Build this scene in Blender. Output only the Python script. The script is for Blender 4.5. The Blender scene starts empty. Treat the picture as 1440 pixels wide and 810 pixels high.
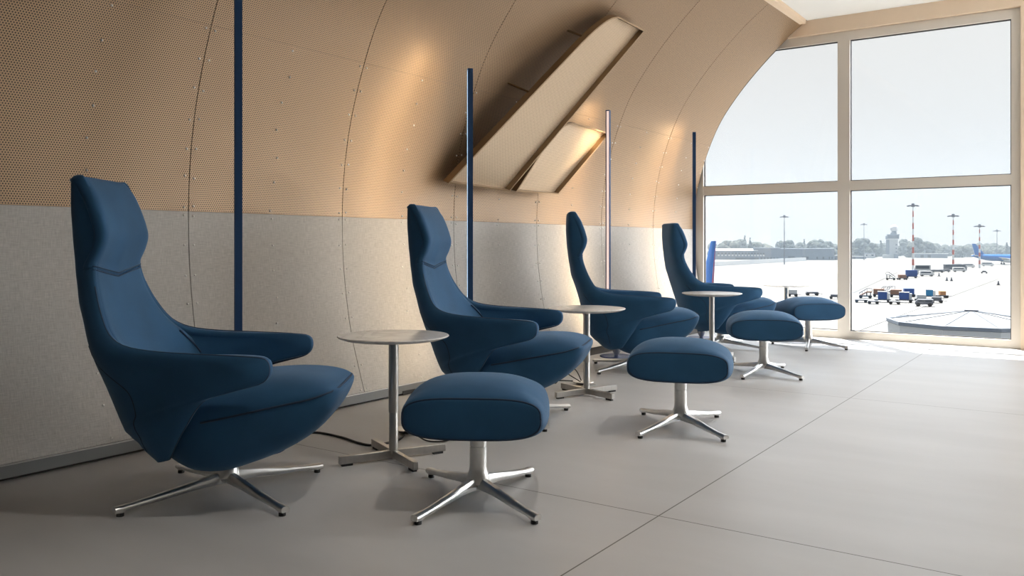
import bpy, bmesh, math, random
import numpy as np
from mathutils import Vector, Matrix
random.seed(7)
PI = math.pi
S = bpy.context.scene
COL = S.collection
R = math.radians

# ------------------------------------------------------------------ helpers
class MB:
    """collects vertices and faces, then links them as ONE mesh object"""
    def __init__(self): self.v = []; self.f = []; self.uv = None
    def add(self, vs, fs):
        b = len(self.v); self.v += [tuple(p) for p in vs]; self.f += [tuple(i + b for i in q) for q in fs]
    def box(self, x0, x1, y0, y1, z0, z1, M=None):
        p = [(x, y, z) for x in (x0, x1) for y in (y0, y1) for z in (z0, z1)]
        if M: p = [tuple(M @ Vector(q)) for q in p]
        self.add(p, [(0, 1, 3, 2), (4, 6, 7, 5), (0, 4, 5, 1), (2, 3, 7, 6), (0, 2, 6, 4), (1, 5, 7, 3)])
    def grid(self, rows, close=False):
        n = len(rows[0]); vs = [p for r in rows for p in r]; fs = []
        for i in range(len(rows) - 1):
            for j in range(n if close else n - 1):
                k = (j + 1) % n
                fs.append((i * n + j, i * n + k, (i + 1) * n + k, (i + 1) * n + j))
        self.add(vs, fs)
    def loft(self, rings, cap=True):
        n = len(rings[0]); b = len(self.v); self.grid(rings, True)
        if cap:
            self.f.append(tuple(b + j for j in reversed(range(n))))
            e = b + (len(rings) - 1) * n
            self.f.append(tuple(e + j for j in range(n)))
    def lathe(self, prof, n=32, M=None, c=(0, 0)):
        rings = [[(c[0] + r * math.cos(2 * PI * k / n), c[1] + r * math.sin(2 * PI * k / n), z) for k in range(n)] for r, z in prof]
        if M: rings = [[tuple(M @ Vector(p)) for p in q] for q in rings]
        self.loft(rings)
    def cyl(self, p, q, r, r2=None, n=12):
        p = Vector(p); q = Vector(q); r2 = r if r2 is None else r2
        d = (q - p).normalized(); a = d.orthogonal().normalized(); b = d.cross(a)
        self.loft([[tuple(o + (a * math.cos(2 * PI * k / n) + b * math.sin(2 * PI * k / n)) * s) for k in range(n)] for o, s in ((p, r), (q, r2))])
    def tube(self, pts, r, n=8):
        P = [Vector(p) for p in pts]; rings = []; a = None
        for i, p in enumerate(P):
            d = (P[min(i + 1, len(P) - 1)] - P[max(i - 1, 0)]).normalized()
            a = d.orthogonal().normalized() if a is None else (a - d * a.dot(d)).normalized()
            b = d.cross(a)
            rings.append([tuple(p + (a * math.cos(2 * PI * k / n) + b * math.sin(2 * PI * k / n)) * r) for k in range(n)])
        self.loft(rings)
    def prism(self, poly, axis_vec):
        a = Vector(axis_vec); n = len(poly); b = len(self.v)
        self.v += [tuple(p) for p in poly] + [tuple(Vector(p) + a) for p in poly]
        self.f.append(tuple(b + i for i in reversed(range(n)))); self.f.append(tuple(b + n + i for i in range(n)))
        for i in range(n):
            k = (i + 1) % n; self.f.append((b + i, b + k, b + n + k, b + n + i))
    def sphere(self, c, r, nu=16, nv=10, sc=(1, 1, 1)):
        rings = []
        for i in range(nv + 1):
            t = -PI / 2 + PI * (i + .02) / (nv + .04)
            rings.append([(c[0] + sc[0] * r * math.cos(t) * math.cos(2 * PI * k / nu), c[1] + sc[1] * r * math.cos(t) * math.sin(2 * PI * k / nu), c[2] + sc[2] * r * math.sin(t)) for k in range(nu)])
        self.loft(rings)
    def build(self, name, m, parent=None, smooth=False, bevel=0, seg=2, sub=0, angle=40, kind=None):
        me = bpy.data.meshes.new(name); me.from_pydata(self.v, [], self.f)
        bm = bmesh.new(); bm.from_mesh(me); bmesh.ops.recalc_face_normals(bm, faces=bm.faces); bm.to_mesh(me); bm.free()
        if self.uv:
            L = me.uv_layers.new(name='UVMap')
            for lp in me.loops: L.data[lp.index].uv = self.uv[lp.vertex_index]
        o = bpy.data.objects.new(name, me); COL.objects.link(o)
        if m: me.materials.append(m)
        if parent: o.parent = parent
        if smooth or bevel or sub:
            for p in me.polygons: p.use_smooth = True
            if not sub and angle < 180: me.set_sharp_from_angle(angle=R(angle))
        if bevel:
            b = o.modifiers.new('bevel', 'BEVEL'); b.width = bevel; b.segments = seg; b.limit_method = 'ANGLE'; b.angle_limit = R(35)
        if sub:
            s = o.modifiers.new('sub', 'SUBSURF'); s.levels = sub; s.render_levels = sub
        if kind: o['kind'] = kind
        return o

def thing(name, label, cat, loc=(0, 0, 0), rz=0, group=None, tilt=0):
    o = bpy.data.objects.new(name, None); COL.objects.link(o); o.empty_display_size = .1
    o.location = loc; o.rotation_euler = (0, tilt, rz); o['label'] = label; o['category'] = cat
    if group: o['group'] = group
    return o
def tag(o, label, cat, group=None, kind=None):
    o['label'] = label; o['category'] = cat
    if group: o['group'] = group
    if kind: o['kind'] = kind
    return o
def copy_tree(o, parent=None):
    c = o.copy(); COL.objects.link(c)
    if parent: c.parent = parent
    for ch in list(o.children): copy_tree(ch, c)
    return c
def dup(root, loc, rz, label, group=None, tilt=0):
    r = copy_tree(root); r.location = loc; r.rotation_euler = (0, tilt, rz); r['label'] = label
    if group: r['group'] = group
    return r
def shell_empty(name):
    o = bpy.data.objects.new(name, None); COL.objects.link(o); o['kind'] = 'structure'; o.empty_display_size = .1
    return o
def crom(tab, n):
    """Catmull-Rom resampling of a table of rows"""
    T = np.array(tab, float); m = len(T); out = []
    for q in np.linspace(0, m - 1, n):
        i = min(int(q), m - 2); t = q - i
        p0 = T[max(i - 1, 0)]; p1 = T[i]; p2 = T[i + 1]; p3 = T[min(i + 2, m - 1)]
        out.append(.5 * (2 * p1 + (p2 - p0) * t + (2 * p0 - 5 * p1 + 4 * p2 - p3) * t * t + (3 * p1 - p0 - 3 * p2 + p3) * t ** 3))
    return np.array(out)

# ------------------------------------------------------------------ materials
def mat(name, col, rough=.5, metal=0, spec=.5, noise=0, nscale=8, bump=0, bscale=60, sheen=0, coord='Object', stretch=None):
    m = bpy.data.materials.new(name); m.use_nodes = True; nt = m.node_tree; N = nt.nodes; b = N['Principled BSDF']
    b.inputs['Base Color'].default_value = (*col, 1); b.inputs['Roughness'].default_value = rough
    b.inputs['Metallic'].default_value = metal; b.inputs['Specular IOR Level'].default_value = spec
    if sheen:
        b.inputs['Sheen Weight'].default_value = sheen; b.inputs['Sheen Roughness'].default_value = .4
        b.inputs['Sheen Tint'].default_value = (.55, .75, 1, 1)
    if noise or bump:
        tc = N.new('ShaderNodeTexCoord'); src = tc.outputs[coord]
        if stretch:
            mp = N.new('ShaderNodeMapping'); mp.inputs['Scale'].default_value = stretch; nt.links.new(src, mp.inputs[0]); src = mp.outputs[0]
    if noise:
        t = N.new('ShaderNodeTexNoise'); t.inputs['Scale'].default_value = nscale; t.inputs['Detail'].default_value = 5
        nt.links.new(src, t.inputs['Vector'])
        r = N.new('ShaderNodeValToRGB'); r.color_ramp.elements[0].position = .3; r.color_ramp.elements[1].position = .7
        r.color_ramp.elements[0].color = (*[c * (1 - noise) for c in col], 1); r.color_ramp.elements[1].color = (*[min(1, c * (1 + noise)) for c in col], 1)
        nt.links.new(t.outputs['Fac'], r.inputs[0]); nt.links.new(r.outputs[0], b.inputs['Base Color'])
    if bump:
        t2 = N.new('ShaderNodeTexNoise'); t2.inputs['Scale'].default_value = bscale; nt.links.new(src, t2.inputs['Vector'])
        bp = N.new('ShaderNodeBump'); bp.inputs['Strength'].default_value = bump; bp.inputs['Distance'].default_value = .002
        nt.links.new(t2.outputs['Fac'], bp.inputs['Height']); nt.links.new(bp.outputs[0], b.inputs['Normal'])
    return m
def emit(name, col, s):
    m = bpy.data.materials.new(name); m.use_nodes = True; b = m.node_tree.nodes['Principled BSDF']
    b.inputs['Base Color'].default_value = (*col, 1); b.inputs['Emission Color'].default_value = (*col, 1); b.inputs['Emission Strength'].default_value = s
    return m
def math_node(nt, op, a, b=None, c=None):
    n = nt.nodes.new('ShaderNodeMath'); n.operation = op
    for i, x in enumerate((a, b, c)):
        if x is None: continue
        if isinstance(x, (int, float)): n.inputs[i].default_value = x
        else: nt.links.new(x, n.inputs[i])
    return n.outputs[0]
def perforated(name, col, hole, pitch, rad, rough, metal):
    """punched sheet: staggered round holes laid out in the sheet's own metres (UV)"""
    m = bpy.data.materials.new(name); m.use_nodes = True; nt = m.node_tree; b = nt.nodes['Principled BSDF']
    uv = nt.nodes.new('ShaderNodeUVMap'); sp = nt.nodes.new('ShaderNodeSeparateXYZ'); nt.links.new(uv.outputs[0], sp.inputs[0])
    def dist(off):
        x = math_node(nt, 'ADD', math_node(nt, 'DIVIDE', sp.outputs[0], pitch), off)
        y = math_node(nt, 'ADD', math_node(nt, 'DIVIDE', sp.outputs[1], pitch * 1.732), off)
        fx = math_node(nt, 'SUBTRACT', math_node(nt, 'FRACT', x), .5)
        fy = math_node(nt, 'MULTIPLY', math_node(nt, 'SUBTRACT', math_node(nt, 'FRACT', y), .5), 1.732)
        return math_node(nt, 'SQRT', math_node(nt, 'ADD', math_node(nt, 'MULTIPLY', fx, fx), math_node(nt, 'MULTIPLY', fy, fy)))
    d = math_node(nt, 'MINIMUM', dist(0), dist(.5))
    k = math_node(nt, 'LESS_THAN', d, rad / pitch)
    mx = nt.nodes.new('ShaderNodeMix'); mx.data_type = 'RGBA'; nt.links.new(k, mx.inputs[0])
    mx.inputs[6].default_value = (*col, 1); mx.inputs[7].default_value = (*hole, 1); nt.links.new(mx.outputs[2], b.inputs['Base Color'])
    b.inputs['Roughness'].default_value = rough
    nt.links.new(math_node(nt, 'MULTIPLY', math_node(nt, 'SUBTRACT', 1, k), metal), b.inputs['Metallic'])
    return m

M = {}
M['fabric'] = mat('blue_wool', (.021, .084, .178), .8, noise=.12, nscale=5, bump=.25, bscale=700, sheen=.27, spec=.3)
M['piping'] = mat('blue_piping', (.012, .034, .072), .75)
M['alu'] = mat('polished_aluminium', (.72, .71, .69), .32, 1, noise=.05, nscale=30)
M['steel'] = mat('brushed_steel', (.46, .445, .42), .33, 1, noise=.06, nscale=60, stretch=(1, 1, .05))
M['rubber'] = mat('black_rubber', (.02, .02, .02), .6)
M['chrome'] = mat('screw_metal', (.92, .90, .86), .4, .15)
M['bronze'] = perforated('perforated_bronze', (.41, .268, .155), (.055, .036, .02), .0124, .0037, .42, .35)
M['bronze_fine'] = perforated('perforated_bronze_fine', (.62, .47, .32), (.16, .11, .07), .0124, .0032, .4, .35)
M['bronze_frame'] = mat('bronze_frame', (.30, .20, .11), .4, .5)
M['backing'] = mat('dark_backing', (.035, .028, .022), .8)
M['base_grey'] = mat('grey_skirting', (.20, .20, .195), .5, .2)
M['white_paint'] = mat('white_ceiling', (.80, .80, .78), .7)
M['beige_paint'] = mat('beige_paint', (.78, .62, .46), .6, noise=.03, nscale=3)
M['frame'] = mat('window_aluminium', (.68, .63, .56), .5, .1)
M['plain_wall'] = mat('plain_wall', (.20, .19, .18), .8)
M['navy'] = mat('navy_lacquer', (.022, .062, .155), .6, spec=.25)
M['navy_disc'] = mat('blue_disc', (.05, .08, .20), .25, .2)
M['led'] = emit('led_strip', (1, .76, .46), 36)
M['led_side'] = emit('pink_diffuser', (1, .76, .68), .75)
M['led_off'] = mat('led_diffuser', (.75, .70, .66), .4)
M['cable'] = mat('black_cable', (.015, .013, .012), .5)
M['lid'] = mat('floor_socket_metal', (.62, .60, .57), .3, .8)

# lower wall textile
m = mat('greige_textile', (.50, .455, .40), .85, spec=.2); M['textile'] = m; nt = m.node_tree; b = nt.nodes['Principled BSDF']
uv = nt.nodes.new('ShaderNodeUVMap')
def stretched(sx, sy, sc):
    mp = nt.nodes.new('ShaderNodeMapping'); mp.inputs['Scale'].default_value = (sx, sy, 1); nt.links.new(uv.outputs[0], mp.inputs[0])
    t = nt.nodes.new('ShaderNodeTexNoise'); t.inputs['Scale'].default_value = sc; t.inputs['Detail'].default_value = 3; nt.links.new(mp.outputs[0], t.inputs['Vector']); return t.outputs['Fac']
w = math_node(nt, 'ADD', stretched(1, .08, 260), stretched(.08, 1, 260))
rp = nt.nodes.new('ShaderNodeValToRGB'); rp.color_ramp.elements[0].position = .33; rp.color_ramp.elements[1].position = .67
rp.color_ramp.elements[0].color = (.42, .395, .365, 1); rp.color_ramp.elements[1].color = (.62, .585, .545, 1)
nt.links.new(math_node(nt, 'MULTIPLY', w, .5), rp.inputs[0]); nt.links.new(rp.outputs[0], b.inputs['Base Color'])

# floor slabs: big porcelain tiles with thin dark joints
m = mat('porcelain_floor', (.50, .475, .45), .42, spec=.45); M['floor'] = m; nt = m.node_tree; b = nt.nodes['Principled BSDF']
tc = nt.nodes.new('ShaderNodeTexCoord'); sp = nt.nodes.new('ShaderNodeSeparateXYZ'); nt.links.new(tc.outputs['Object'], sp.inputs[0])
def joint(o, off, step, half):
    f = math_node(nt, 'FRACT', math_node(nt, 'DIVIDE', math_node(nt, 'ADD', o, -off + step * 40 + step / 2), step))
    return math_node(nt, 'LESS_THAN', math_node(nt, 'ABSOLUTE', math_node(nt, 'SUBTRACT', f, .5)), half / step)
j = math_node(nt, 'MAXIMUM', joint(sp.outputs[0], 2.872, 2.915, .0028), joint(sp.outputs[1], 1.336, 2.915, .0028))
mp = nt.nodes.new('ShaderNodeMapping'); mp.inputs['Scale'].default_value = (1.2, .35, 1); nt.links.new(tc.outputs['Object'], mp.inputs[0])
tn = nt.nodes.new('ShaderNodeTexNoise'); tn.inputs['Scale'].default_value = 2.2; tn.inputs['Detail'].default_value = 6; nt.links.new(mp.outputs[0], tn.inputs['Vector'])
rp = nt.nodes.new('ShaderNodeValToRGB'); rp.color_ramp.elements[0].position = .3; rp.color_ramp.elements[1].position = .7
rp.color_ramp.elements[0].color = (.42, .412, .405, 1); rp.color_ramp.elements[1].color = (.49, .482, .475, 1); nt.links.new(tn.outputs['Fac'], rp.inputs[0])
mx = nt.nodes.new('ShaderNodeMix'); mx.data_type = 'RGBA'; nt.links.new(j, mx.inputs[0]); nt.links.new(rp.outputs[0], mx.inputs[6]); mx.inputs[7].default_value = (.09, .08, .07, 1)
nt.links.new(mx.outputs[2], b.inputs['Base Color'])

# marble
m = mat('grey_marble', (.6, .58, .55), .22, spec=.5); M['marble'] = m; nt = m.node_tree; b = nt.nodes['Principled BSDF']
tc = nt.nodes.new('ShaderNodeTexCoord'); tn = nt.nodes.new('ShaderNodeTexNoise'); tn.inputs['Scale'].default_value = 4; tn.inputs['Detail'].default_value = 8; tn.inputs['Distortion'].default_value = 1.6
nt.links.new(tc.outputs['Object'], tn.inputs['Vector'])
rp = nt.nodes.new('ShaderNodeValToRGB'); e = rp.color_ramp.elements; e[0].position = .3; e[0].color = (.64, .62, .59, 1); e[1].position = .7; e[1].color = (.60, .58, .55, 1)
v = e.new(.5); v.color = (.52, .50, .48, 1); v = e.new(.45); v.color = (.60, .58, .55, 1); v = e.new(.55); v.color = (.62, .6, .57, 1)
nt.links.new(tn.outputs['Fac'], rp.inputs[0]); nt.links.new(rp.outputs[0], b.inputs['Base Color'])

# glass: clear pane
m = bpy.data.materials.new('clear_glass'); m.use_nodes = True; M['glass'] = m; nt = m.node_tree; nt.nodes.clear()
o_ = nt.nodes.new('ShaderNodeOutputMaterial'); tr = nt.nodes.new('ShaderNodeBsdfTransparent'); gl = nt.nodes.new('ShaderNodeBsdfGlossy'); gl.inputs['Roughness'].default_value = .02
tr.inputs[0].default_value = (.97, .98, .98, 1); ms = nt.nodes.new('ShaderNodeMixShader'); ms.inputs[0].default_value = .035
nt.links.new(tr.outputs[0], ms.inputs[1]); nt.links.new(gl.outputs[0], ms.inputs[2]); nt.links.new(ms.outputs[0], o_.inputs[0])

# ------------------------------------------------------------------ room measurements (metres)
ZS = [0, .105, .231, .426, .534, .688, .834, .998, 1.177, 1.36, 1.505, 1.666, 1.824, 2.0, 2.131, 2.361, 2.511, 2.8, 3.05, 3.2, 3.36, 3.43]
YS = [3.785, 3.822, 3.866, 3.929, 3.952, 3.974, 3.997, 4.006, 4.01, 4.003, 3.987, 3.961, 3.923, 3.866, 3.818, 3.718, 3.627, 3.40, 3.16, 3.0, 2.79, 2.69]
def YW(x, z):           # the curved left wall
    return float(np.interp(z, ZS, YS)) - .1 * min(max((x - 3.86) / 5.52, 0), 1)
WX = 9.40               # inside face of the window wall
CEIL = 3.42

# smooth the measured section
_z = np.linspace(0, 3.43, 140); _y = np.interp(_z, ZS, YS)
for _ in range(30): _y[1:-1] = .5 * _y[1:-1] + .25 * (_y[:-2] + _y[2:])
def YW(x, z): return float(np.interp(z, _z, _y)) - .1 * min(max((x - 3.86) / 5.52, 0), 1)

# floor, ceiling, walls
g = MB(); g.box(-4.2, WX + .12, -6.2, 4.05, -.12, 0); fl = g.build('floor', M['floor'], kind='structure')
g = MB(); g.box(-4.2, WX + .12, -6.2, 2.66, CEIL, CEIL + .12); g.build('ceiling', M['white_paint'], kind='structure')
g = MB(); g.box(-4.2, -4.0, -6.2, 4.05, 0, CEIL); g.build('wall_back', M['plain_wall'], kind='structure')
g = MB(); g.box(-4.0, WX, -6.2, -6.0, 0, CEIL); g.build('wall_right', M['plain_wall'], kind='structure')

wall = shell_empty('wall_left')
SEAMS = [-4.0, -2.83, -1.71, -.6, .51, 1.63, 2.74, 3.86, 4.98, 6.09, 7.20, 8.31, 9.375]
def sheet(name, x0, x1, z0, z1, mt, th=.006, nz=24):
    g = MB(); uv = []
    def arc(z): 
        q = np.linspace(0, z, 60); yy = np.interp(q, _z, _y); return float(np.sum(np.hypot(np.diff(q), np.diff(yy))))
    zz = np.linspace(z0, z1, nz); A = [arc(z) for z in zz]
    for off in (0, th):
        g.grid([[(x, YW(x, z) + off, z) for x in (x0, x1)] for z in zz]); uv += [(x, a) for a in A for x in (x0, x1)]
    n = nz * 2
    for i in range(nz - 1):
        for c in (0, 1): g.f.append((2 * i + c, 2 * i + 2 + c, n + 2 * i + 2 + c, n + 2 * i + c))
    g.f.append((0, 1, n + 1, n)); g.f.append((n - 2, n - 1, 2 * n - 1, 2 * n - 2))
    g.uv = uv
    return g.build(name, mt, wall, smooth=True)
bk = MB(); bk.grid([[(x, YW(x, z) + .03 + o, z) for x in (-4.2, 3.86, WX + .05)] for o, z in [(0, z) for z in np.linspace(0, 3.43, 50)] + [(.05, z) for z in np.linspace(3.43, 0, 50)]])
bk.build('wall_backing', M['backing'], wall)
rv = MB(); rv.sphere((0, 0, 0), .0062, 10, 6); RV = rv.build('screw_head', M['chrome'], None, smooth=True); RVD = RV.data; bpy.data.objects.remove(RV)
ZR = [.09, .235, .385, .535, .69, .84, .998, 1.155, 1.20, 1.36, 1.51, 1.665, 1.82, 1.97, 2.12]
for i in range(len(SEAMS) - 1):
    x0, x1 = SEAMS[i] + .0025, SEAMS[i + 1] - .0025
    lo = sheet('lower_panel', x0, x1, .07, 1.176, M['textile'])
    mi = sheet('middle_panel', x0, x1, 1.178, 2.1425, M['bronze'])
    up = sheet('upper_panel', x0, x1, 2.1435, 3.425, M['bronze'])
    if x1 < 1.6: continue
    for z in ZR:
        for x in (x0 + .026, x1 - .026, (x0 + x1) / 2 + random.uniform(-.02, .02)):
            o = bpy.data.objects.new('screw_head', RVD); COL.objects.link(o); o.parent = lo if z < 1.17 else mi
            zz = z + random.uniform(-.006, .006); o.location = (x, YW(x, zz) - .001, zz)
g = MB(); g.box(-4, 9.37, 3.787, 3.80, .014, .068); bs = g.build('baseboard_left', M['base_grey'], kind='structure')
g = MB(); g.box(-4, 9.37, 3.783, 3.80, .067, .071); g.build('cap_strip', M['lid'], bs)
for k in range(3):
    g = MB(); g.box(4.19 + k * .16, 4.31 + k * .16, 3.782, 3.79, .004, .030); g.build('vent_slot', M['rubber'], bs)
# ledge where the vault meets the ceiling, header and piers around the glazing
g = MB(); g.box(-4, 9.3, 2.60, 2.71, 3.375, 3.425); g.build('trim_1', M['beige_paint'], kind='structure', bevel=.004)
ww = shell_empty('wall_window')
g = MB(); g.box(WX - .05, WX + .22, -6.2, 2.98, 3.262, 3.54); g.build('header_beam', M['beige_paint'], ww)
g = MB(); g.box(WX - .05, WX + .22, .30, .618, 0, 3.262); g.build('pier', M['beige_paint'], ww)
g = MB(); g.box(WX + .02, WX + .22, 3.905, 4.3, 0, 3.6); g.build('pier', M['beige_paint'], ww)

def window(name, y0, y1, mull):
    w = shell_empty(name)
    x0, x1 = WX, WX + .085
    f = MB()
    f.box(x0, x1, y0, y0 + .082, 0, 3.258); f.box(x0, x1, y1 - .1, y1, 0, 3.258)
    f.box(x0, x1, y0 + .082, y1 - .1, 3.165, 3.258); f.box(x0, x1, y0 + .082, y1 - .1, 0, .082)
    f.box(x0 + .004, x1 - .004, y0 + .082, y1 - .1, 1.572, 1.672)
    for m_ in mull: f.box(x0 - .003, x1 + .003, m_ - .062, m_ + .062, .082, 3.165)
    f.build('window_frame', M['frame'], w)
    ed = [y0 + .082] + [q for m_ in mull for q in (m_ - .062, m_ + .062)] + [y1 - .1]
    for a, b2 in zip(ed[::2], ed[1::2]):
        for z0, z1 in ((.082, 1.572), (1.672, 3.165)):
            p = MB(); p.box(x0 + .04, x0 + .05, a, b2, z0, z1); p.build('glass_pane', M['glass'], w)
            s = MB(); t = .008
            for (ya, yb, za, zb) in ((a, a + t, z0, z1), (b2 - t, b2, z0, z1), (a, b2, z0, z0 + t), (a, b2, z1 - t, z1)): s.box(x0 + .03, x0 + .06, ya, yb, za, zb)
            s.build('gasket', M['rubber'], w)
    return w
window('window_1', .618, 3.905, [2.236])
window('window_2', -5.8, .30, [-1.3, -2.9, -4.4])

# slot diffuser in the ceiling
v = thing('ceiling_vent', 'slim beige slot vent set in the white ceiling above the window', 'vent', (8.55, 1.55, CEIL))
g = MB()
for (a, b2, c, d) in ((-.06, -.045, -.5, .5), (.045, .06, -.5, .5), (-.045, .045, -.5, -.485), (-.045, .045, .485, .5)): g.box(a, b2, c, d, -.012, .004)
g.build('vent_frame', M['beige_paint'], v)
for k in (-.022, 0, .022):
    g = MB(); g.box(k - .003, k + .003, -.485, .485, -.008, .002); g.build('louvre', M['frame'], v)

# ------------------------------------------------------------------ swivel base pieces
def leg_mesh(parent, ang, r, hub_z, mt):
    st = [(.015, hub_z - .028, .034, .046), (.05, hub_z - .029, .036, .042), (.12, hub_z - .035, .034, .033), (r * .6, .041, .031, .026),
          (r - .06, .030, .030, .020), (r - .025, .026, .034, .026), (r, .026, .033, .021)]
    g = MB(); rings = []
    for x, zc, w, h in st:
        w /= 2; h /= 2
        rings.append([(x, y * w, zc + z * h) for y, z in ((-1, -.3), (-.75, -1), (.75, -1), (1, -.3), (1, .35), (.55, 1), (-.55, 1), (-1, .35))])
    A = Matrix.Rotation(ang, 4, 'Z'); rings = [[tuple(A @ Vector(p)) for p in q] for q in rings]
    g.loft(rings); l = g.build('leg', mt, parent, smooth=True, angle=50)
    d = MB(); c = (math.cos(ang) * (r - .022), math.sin(ang) * (r - .022)); d.lathe([(.0135, 0), (.0135, .010), (.011, .018)], 14, c=c)
    d.build('glide', M['rubber'], l, smooth=True)

# ------------------------------------------------------------------ lounge chair
def superell(tau, e):
    s, c = math.sin(tau), math.cos(tau)
    return math.copysign(abs(s) ** e, s), 1 - abs(c) ** e
def closed_sheet(outer, inner, bulge=None):
    """two matching grids joined round their borders into one closed surface"""
    g = MB(); R_, C_ = len(outer), len(outer[0])
    g.grid(outer); g.grid(inner); n = R_ * C_
    def brd(i, j): return i * C_ + j
    path = [(0, j) for j in range(C_)] + [(i, C_ - 1) for i in range(1, R_)] + [(R_ - 1, j) for j in range(C_ - 2, -1, -1)] + [(i, 0) for i in range(R_ - 2, 0, -1)]
    mid = len(g.v)
    for (i, j) in path:
        o, q = Vector(outer[i][j]), Vector(inner[i][j]); c = (o + q) / 2
        ii = 1 if i == 0 else (R_ - 2 if i == R_ - 1 else i); jj = 1 if j == 0 else (C_ - 2 if j == C_ - 1 else j)
        t = (o - Vector(outer[ii][jj])); t = t.normalized() if t.length > 1e-6 else Vector((0, 0, 0))
        g.v.append(tuple(c + t * (o - q).length * .22))
    L = len(path)
    for k in range(L):
        a, b2 = path[k], path[(k + 1) % L]; k2 = (k + 1) % L
        g.f.append((brd(*a), brd(*b2), mid + k2, mid + k)); g.f.append((mid + k, mid + k2, n + brd(*b2), n + brd(*a)))
    return g
# rows: edge x, edge z, half width, spine x, spine z, squareness, thickness
SH = [(-.486, 1.263, .190, -.524, 1.263, 5.0, .020), (-.476, 1.250, .203, -.541, 1.248, 5.0, .026), (-.455, 1.203, .207, -.546, 1.19, 5.0, .03), (-.43, 1.15, .209, -.548, 1.12, 5.0, .03),
      (-.408, 1.09, .212, -.544, 1.05, 5.0, .03), (-.398, 1.035, .214, -.540, .99, 5.0, .03), (-.41, .985, .216, -.533, .93, 4.8, .03), (-.432, .935, .220, -.525, .87, 4.6, .03),
      (-.430, .885, .232, -.515, .81, 4.2, .03), (-.412, .82, .252, -.505, .75, 3.8, .032), (-.38, .745, .285, -.482, .685, 3.4, .034), (-.335, .675, .325, -.460, .62, 3.2, .036),
      (-.27, .637, .360, -.443, .56, 3.0, .040), (-.17, .619, .384, -.431, .51, 3.0, .044), (-.04, .609, .398, -.42, .465, 3.0, .046), (.10, .601, .402, -.410, .42, 3.0, .046),
      (.20, .594, .401, -.401, .385, 3.0, .046), (.247, .586, .400, -.392, .355, 3.0, .046), (.262, .560, .399, -.382, .33, 3.0, .046), (.256, .525, .398, -.371, .305, 3.0, .046),
      (.225, .498, .397, -.358, .28, 3.0, .046), (.13, .470, .393, -.345, .26, 3.0, .046), (.06, .450, .388, -.330, .245, 2.9, .045), (.02, .430, .382, -.314, .23, 2.9, .045),
      (-.015, .39, .374, -.293, .215, 2.8, .042), (-.045, .34, .364, -.278, .20, 2.7, .04), (-.075, .292, .347, -.26, .185, 2.6, .04), (-.10, .248, .325, -.24, .172, 2.5, .04), (-.125, .205, .295, -.215, .162, 2.5, .04)]
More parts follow.
